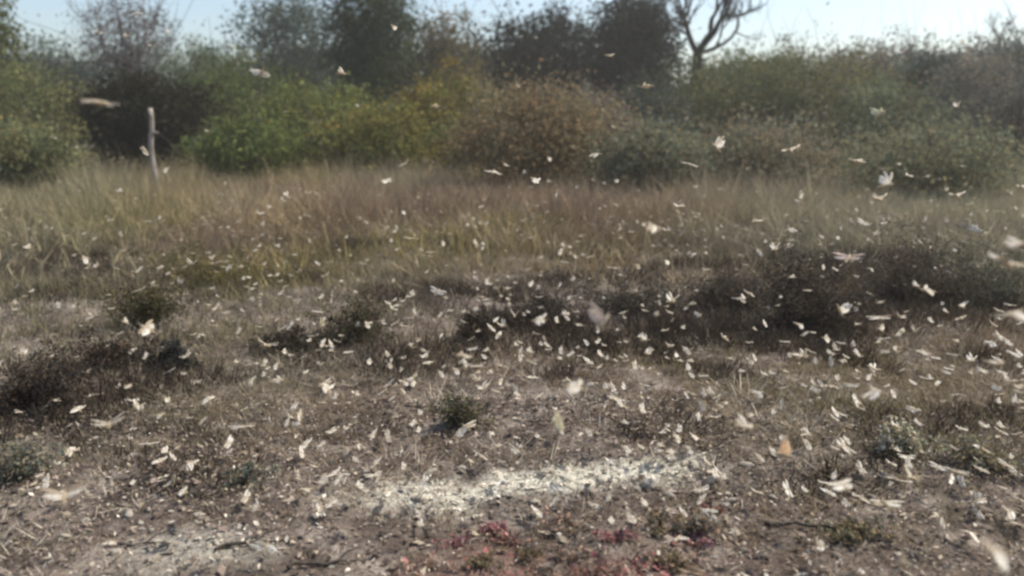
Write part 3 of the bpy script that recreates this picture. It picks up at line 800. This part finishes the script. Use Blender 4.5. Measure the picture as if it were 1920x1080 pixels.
# (pixel x, pixel y, apparent size px): positions in the photo; the size gives the distance, since a locust in flight is about 10 cm across
BIG = [  # label singles each one out
 (186, 192, 70, 'large pale locust gliding in front of the dark olive bush, left of the post', -8),
 (490, 138, 38, 'blurred pale locust over the green bush right of the dark olive bush', 60),
 (640, 138, 34, 'pale locust at the left edge of the tall dark green tree', 0),
 (270, 282, 30, 'pale tilted locust just left of the post foot', -30),
 (1141, 104, 28, 'bright white locust against the very dark trees', -20),
 (1213, 162, 42, 'long flat pale locust in front of the dark grey green bush', 0),
 (815, 199, 30, 'cream locust in front of the yellow olive bush', 0),
 (1119, 289, 36, 'bright pale locust at the right side of the tan dry bush', 10),
 (755, 310, 32, 'upper of the two pale locusts left of the tan dry bush', 20),
 (725, 340, 34, 'lower of the two pale locusts left of the tan dry bush', -25),
 (925, 322, 30, 'roundish pale locust at the left foot of the tan dry bush', 30),
 (1003, 338, 38, 'largest pale locust at the foot of the tan dry bush', -30),
 (1043, 365, 32, 'blurred upright locust below the foot of the tan dry bush', 80),
 (1343, 277, 42, 'white slanting locust in front of the wide grey tan bush', -40),
 (1293, 308, 30, 'pale locust left below the white slanting locust', -15),
 (1480, 282, 36, 'whitish locust right of the white slanting locust', -20),
 (1610, 303, 46, 'bright flat locust in front of the grey green low bush', -6),
 (1660, 348, 50, 'largest locust in front of the grey green low bush, wings raised', 5),
 (1647, 374, 36, 'white slanting locust just below the largest one on the grey green bush', -15),
 (1704, 330, 28, 'small bright locust right of the largest one on the grey green bush', -20),
 (1793, 367, 30, 'pale locust above the tall brown dead shrub', -20),
 (1650, 215, 42, 'blurred greenish pale locust in front of the dark blue green bush foot', 40),
 (1225, 424, 58, 'large white locust with arched wings left of the right hand shrubs', -15),
 (1420, 415, 40, 'flat cream locust above the brown dead shrubs', 0),
 (1480, 430, 34, 'pale locust on the crown of the largest dark shrub', 20),
 (1620, 420, 32, 'bright locust between the two large brown shrubs', 5),
 (1590, 485, 50, 'pinkish pale locust rising between the two large brown shrubs', 40),
 (1815, 425, 42, 'blurred grey locust in front of the grey green shrub at right', 60),
 (1900, 458, 72, 'large flat white locust cut by the right edge', 3),
 (1886, 492, 74, 'large slanting locust below the flat one at the right edge', -35),
 (1740, 545, 46, 'bright white locust at the foot of the tall brown shrub', -10),
 (1900, 588, 68, 'large whitish locust low at the right edge', 0),
 (1258, 565, 38, 'bright locust below the brown dead shrub left of the largest', -10),
 (1575, 582, 44, 'curved pale locust at the right foot of the largest dark shrub', -60),
 (1130, 605, 74, 'large pinkish locust with wings raised right of the centre', 45),
 (1010, 601, 52, 'long flat pale locust near the centre of the picture', 0),
 (820, 548, 34, 'bright pale locust left of the centre over brown weeds', 35),
 (775, 448, 38, 'flat cream locust in the weeds left of the centre', 0),
 (500, 648, 42, 'brightest white locust over the left stubble', -20),
 (277, 617, 52, 'curved pale locust at the foot of the small olive shrub', -35),
 (605, 610, 34, 'yellowish white locust right of the brightest left one', 20),
 (870, 668, 58, 'ragged pale locust with spread wings above the small dark tuft', -10),
 (1075, 728, 78, 'largest flat white locust low over the stubble in the middle', 0),
 (1152, 748, 44, 'thin flat locust right of the largest flat one in the middle', 0),
 (520, 714, 42, 'flat pale locust below the brightest left one', -5),
 (610, 727, 50, 'slanting pale locust right of the flat one over left stubble', -25),
 (1862, 680, 58, 'long flat white locust in the right stubble', -3),
 (1730, 662, 48, 'bright slanting locust left of the long flat one at right', -20),
 (1648, 597, 44, 'flat white locust right of the curved one by the dark shrub', 0),
 (1645, 735, 56, 'whitish locust above the pale yellowish plant', 5),
 (1395, 801, 66, 'large white locust low over the stubble right of the strip', -15),
 (1470, 853, 60, 'pinkish orange tinted locust right of the bleached strip', -10),
 (1660, 946, 56, 'slanting pale locust low at the lower right', -45),
 (1765, 972, 44, 'steeply slanting pale locust near the lower right corner', -65),
 (1795, 886, 48, 'white flat locust over the low olive plant', -8),
 (1708, 896, 42, 'cream locust below the pale yellowish plant', -10),
 (1580, 913, 60, 'long flat locust left of the cream one at lower right', -8),
 (1870, 1036, 72, 'large whitish locust in the lower right corner', -5),
 (120, 932, 62, 'large pale locust low at the lower left', -10),
 (205, 797, 50, 'broad dull pale locust in the left stubble', 0),
 (455, 801, 44, 'flat pale locust below the slanting one over the left stubble', 10),
 (555, 796, 38, 'pale locust right of the flat one over the left stubble', 30),
 (325, 902, 40, 'upright pale locust left of the bleached strip', 85),
 (1045, 790, 56, 'dull yellowish locust above the bleached strip', 20),
 (875, 802, 46, 'pale locust just right of the small dark tuft', 0),
]
SMALL = """185,60,20 235,68,22 315,63,16 310,318,20 100,258,12 230,296,12 414,365,15 536,368,26 390,247,14 225,360,20 255,24,22 280,85,16
740,50,22 976,68,10 1005,70,10 970,160,16 1151,239,16 950,311,22 983,324,18 1030,339,15 1114,338,15 1133,343,13 1155,338,20 1155,385,20 757,402,16
1345,114,20 1690,99,16 1803,82,14 1773,357,14 1303,351,16 1400,316,14 1805,312,14 1497,378,18 1275,388,36 1915,350,22
488,401,16 278,414,15 50,465,22 160,485,27 178,500,22 360,495,27 395,485,20 465,520,24 262,544,22 155,565,18 168,588,15 390,571,18 535,537,22 520,497,20 470,560,16
100,612,18 235,605,18 590,630,24 350,668,18 45,665,18 68,666,14 160,697,18 315,698,14 240,725,22 175,740,28 470,712,18 390,747,16 490,757,24 440,602,20 570,625,15
687,418,18 745,467,18 892,425,13 640,527,22 890,513,16 948,541,17 917,572,15 890,578,26 965,592,25 945,612,30 1060,590,32 995,532,26 1073,523,24 1085,534,22 1095,480,20 1070,465,17 1050,472,22 1013,484,15 1150,503,22 1195,503,18 1185,435,20 738,580,18 740,607,32 670,612,20 693,678,18 775,715,28 968,648,18 730,720,26 895,715,28 905,728,30 930,735,28 1060,714,28 1105,680,28 1150,728,26 1210,638,30 935,628,16 970,735,22
1250,432,24 1300,476,24 1250,490,26 1423,472,20 1452,468,30 1500,372,18 1570,445,18 1643,440,20 1566,505,22 1718,536,24 1405,550,26 1385,560,18 1493,557,16 1515,545,26 1485,520,26 1605,580,22 1650,567,28 1688,595,22 1803,575,24 1360,635,32 1515,623,32 1550,635,30 1558,663,24 1482,668,24 1508,668,30 1645,643,24 1690,622,18 1715,620,20 1755,672,24 1860,643,28 1892,645,24 1820,677,30 1660,660,28 1635,690,36 1690,695,14 1408,677,22 1290,695,28 1270,665,24 1565,726,24 1797,740,26 1870,730,30 1350,760,26
380,790,20 570,836,24 110,867,18 130,845,20 357,868,22 625,890,28 655,755,18 300,778,26 145,767,28 1315,763,20 1360,755,30 1410,778,20 1580,838,44 1840,840,36 1895,960,38 1270,1010,26 1185,975,34 1540,1027,26 1915,755,24 1680,800,34 1820,1000,30"""
def region(px, py):
    if py < 235:
        return 'in front of the left trees' if px < 640 else 'in front of the dark middle trees' if px < 1250 else 'in front of the right hand scrub'
    if py < 430:
        return 'over the hazy grass round the post' if px < 640 else 'around the foot of the tan dry bush' if px < 1180 else 'over the grey bushes on the right'
    if py < 640:
        return 'over the left olive weeds' if px < 560 else 'over the brown weeds of the picture centre' if px < 1200 else 'among the dark shrubs on the right'
    if py < 860:
        return 'low over the left stubble' if px < 640 else 'low over the stubble behind the bleached strip' if px < 1280 else 'low over the stubble on the right'
    return 'low over the bare ground at lower left' if px < 640 else 'low over the ground around the red herbs' if px < 1380 else 'low over the ground at lower right'
def locust_pos(px, py, w, scale):
    d = ray(px, py); d.normalize()
    t = 0.105 * scale * F / w
    t = min(t, 15.0)
    for _ in range(200):
        p = Vector((0, 0, CAMZ)) + d * t
        clear = 0.05 if p.y < 5.5 else 0.05 + min(0.4, (p.y - 5.5) * 0.1)
        if p.z > hz(p.x, p.y) + clear or t < 1.2:
            break
        t *= 0.975
    return p
def pose(tilt):
    # tilt: slope of the streak in the picture (degrees, positive = rising to the right)
    side = lr.choice([0, math.pi]) if lr.uniform() < 0.85 else lr.uniform(0, 6.28)
    yaw = side + lr.normal(0, 0.33)
    pitch = -R(tilt) * (1 if math.cos(yaw) > 0 else -1) + lr.normal(0, 0.12)
    return yaw, pitch, lr.normal(0, 0.24), (lr.uniform(-0.3, 0.4) if lr.uniform() < 0.75 else lr.uniform(0.4, 1.1)), lr.uniform(-0.3, 0.3)
for px, py, w, lab, tilt in BIG:
    sc = float(lr.uniform(0.92, 1.12))
    yaw, pitch, roll, flap, sweep = pose(tilt)
    if 'raised' in lab: flap = 0.85
    if 'flat' in lab: flap, roll = 0.08, roll * 0.4
    if 'spread' in lab: flap = 0.1
    if 'arched' in lab: flap = -0.35
    o = place_locust(locust_pos(px, py, w, sc), yaw, pitch, roll, flap, sweep, sc, lab, 'locusts of the swarm')
    for key, c in (('pinkish orange', (1, .78, .62)), ('pinkish', (1, .86, .82)), ('yellowish', (1, .96, .72)), ('cream', (1, .96, .84)), ('greenish', (.86, .9, .74)), ('grey', (.78, .8, .78)), ('dull', (.75, .72, .66))):
        if key in lab.split(' locust')[0]:
            for w_ in o.children: w_.color = (*c, 1)
            break
small = [tuple(map(float, s.split(','))) for s in SMALL.split()]
n_more = 298 - len(BIG) - len(small)
for _ in range(n_more):
    py = float(np.clip(lr.normal(560, 170), 200, 1040)); px = float(lr.uniform(10, 1910))
    small.append((px, py, float(lr.uniform(12, 20) + max(0, py - 600) * 0.03)))
for px, py, w in small:
    sc = float(lr.uniform(0.85, 1.1))
    yaw, pitch, roll, flap, sweep = pose(float(lr.normal(0, 20)))
    rg = region(px, py)
    place_locust(locust_pos(px, py, w, sc), yaw, pitch, roll, flap, sweep, sc, 'small pale locust in flight ' + rg, 'small locusts ' + rg)

# the farther, smaller locusts of the swarm: past the first 300, one object
tmpl_v, tmpl_f, tmpl_m = [], [], []
def add_tmpl(me, mat_i, M):
    o = sum(len(a) for a in tmpl_v)
    tmpl_v.append(np.array([M @ v.co for v in me.vertices]))
    for p in me.polygons:
        q = list(p.vertices)
        for t in range(1, len(q) - 1):
            tmpl_f.append([q[0] + o, q[t] + o, q[t + 1] + o]); tmpl_m.append(mat_i)
from mathutils import Matrix
def simple_body():
    prof = [(-0.030, .001), (-0.018, .0036), (0.004, .0046), (0.016, .005), (0.025, .004), (0.0285, .001)]
    V = [(x, r * .85 * math.cos(a), r * 1.1 * math.sin(a)) for x, r in prof for a in np.arange(5) * 2 * math.pi / 5]
    Fc = [(i * 5 + j, (i + 1) * 5 + j, (i + 1) * 5 + (j + 1) % 5, i * 5 + (j + 1) % 5) for i in range(5) for j in range(5)]
    m = bpy.data.meshes.new('simple_body'); m.from_pydata(V, [], Fc); return m
add_tmpl(simple_body(), 0, Matrix.Identity(4))
for me, s_, x, z, ph, mi in ((fw, 1, .012, .0042, 0, 1), (fwR, -1, .012, .0042, 0, 1), (hw, 1, .006, .0036, -.18, 2), (hwR, -1, .006, .0036, -.18, 2)):
    add_tmpl(me, mi, Matrix.Translation((x, s_ * .0028, z)) @ Matrix.Rotation(s_ * (0.15 + ph), 4, 'X'))
TV, TF, TM = np.concatenate(tmpl_v), np.array(tmpl_f), np.array(tmpl_m)
AV, AF, AM = [], [], []
n_sw = 1150
for i in range(n_sw):
    for _try in range(30):
        y = float(np.exp(lr.uniform(math.log(3.4), math.log(15)))); x = float(lr.uniform(-1, 1)) * (0.62 * y + 0.5)
        dens = (0.45 + 0.55 * np.clip(0.45 + x / y * 0.9, 0, 1)) * np.clip((y - 2.2) / 3.2, 0.2, 1)
        if lr.uniform() < dens * np.clip((fbm([x * 0.9], [y * 0.7], 71)[0] - 0.3) * 3, 0.05, 1): break
    z = hz(x, y) + 0.035 + float(lr.gamma(1.6, 0.15)) * min(1.0, max(0.05, (y - 2.7) / 4.5))
    yaw, pitch, roll, *_ = pose(float(lr.normal(0, 12)))
    Rm = np.array(Euler((roll, pitch, yaw)).to_matrix()) * float(lr.uniform(0.65, 0.95))
    AV.append(TV @ Rm.T + np.array([x, y, z])); AF.append(TF + i * len(TV)); AM.append(TM)
me = mesh_arrays('locust_swarm', np.concatenate(AV), [np.concatenate(AF)], None, True)
for m in (M_LBODY, M_FORE, M_HIND): me.materials.append(m)
me.polygons.foreach_set('material_index', np.concatenate(AM).astype(np.int32))
tag(link('locust_swarm', me), 'swarm of tiny pale locusts skimming the weeds and stubble', 'locust swarm', kind='stuff')

# ------------------------------------------------------------------ dusty air over the field
import bmesh
bm = bmesh.new(); bmesh.ops.create_cube(bm, size=1.0)
for v in bm.verts:
    v.co = Vector((v.co.x * 2000, 720 + v.co.y * 1800, 5.5 + v.co.z * 15))
me = bpy.data.meshes.new('haze'); bm.to_mesh(me); bm.free()
m, nt, out = new_mat('dusty_air')
pv = nt.nodes.new('ShaderNodeVolumePrincipled')
pv.inputs['Color'].default_value = (0.94, 0.91, 0.83, 1); pv.inputs['Density'].default_value = 0.0015; pv.inputs['Anisotropy'].default_value = 0.35
nt.links.new(pv.outputs[0], out.inputs['Volume'])
tag(link('haze', me, m), 'pale dusty air over the field', 'haze', kind='stuff')
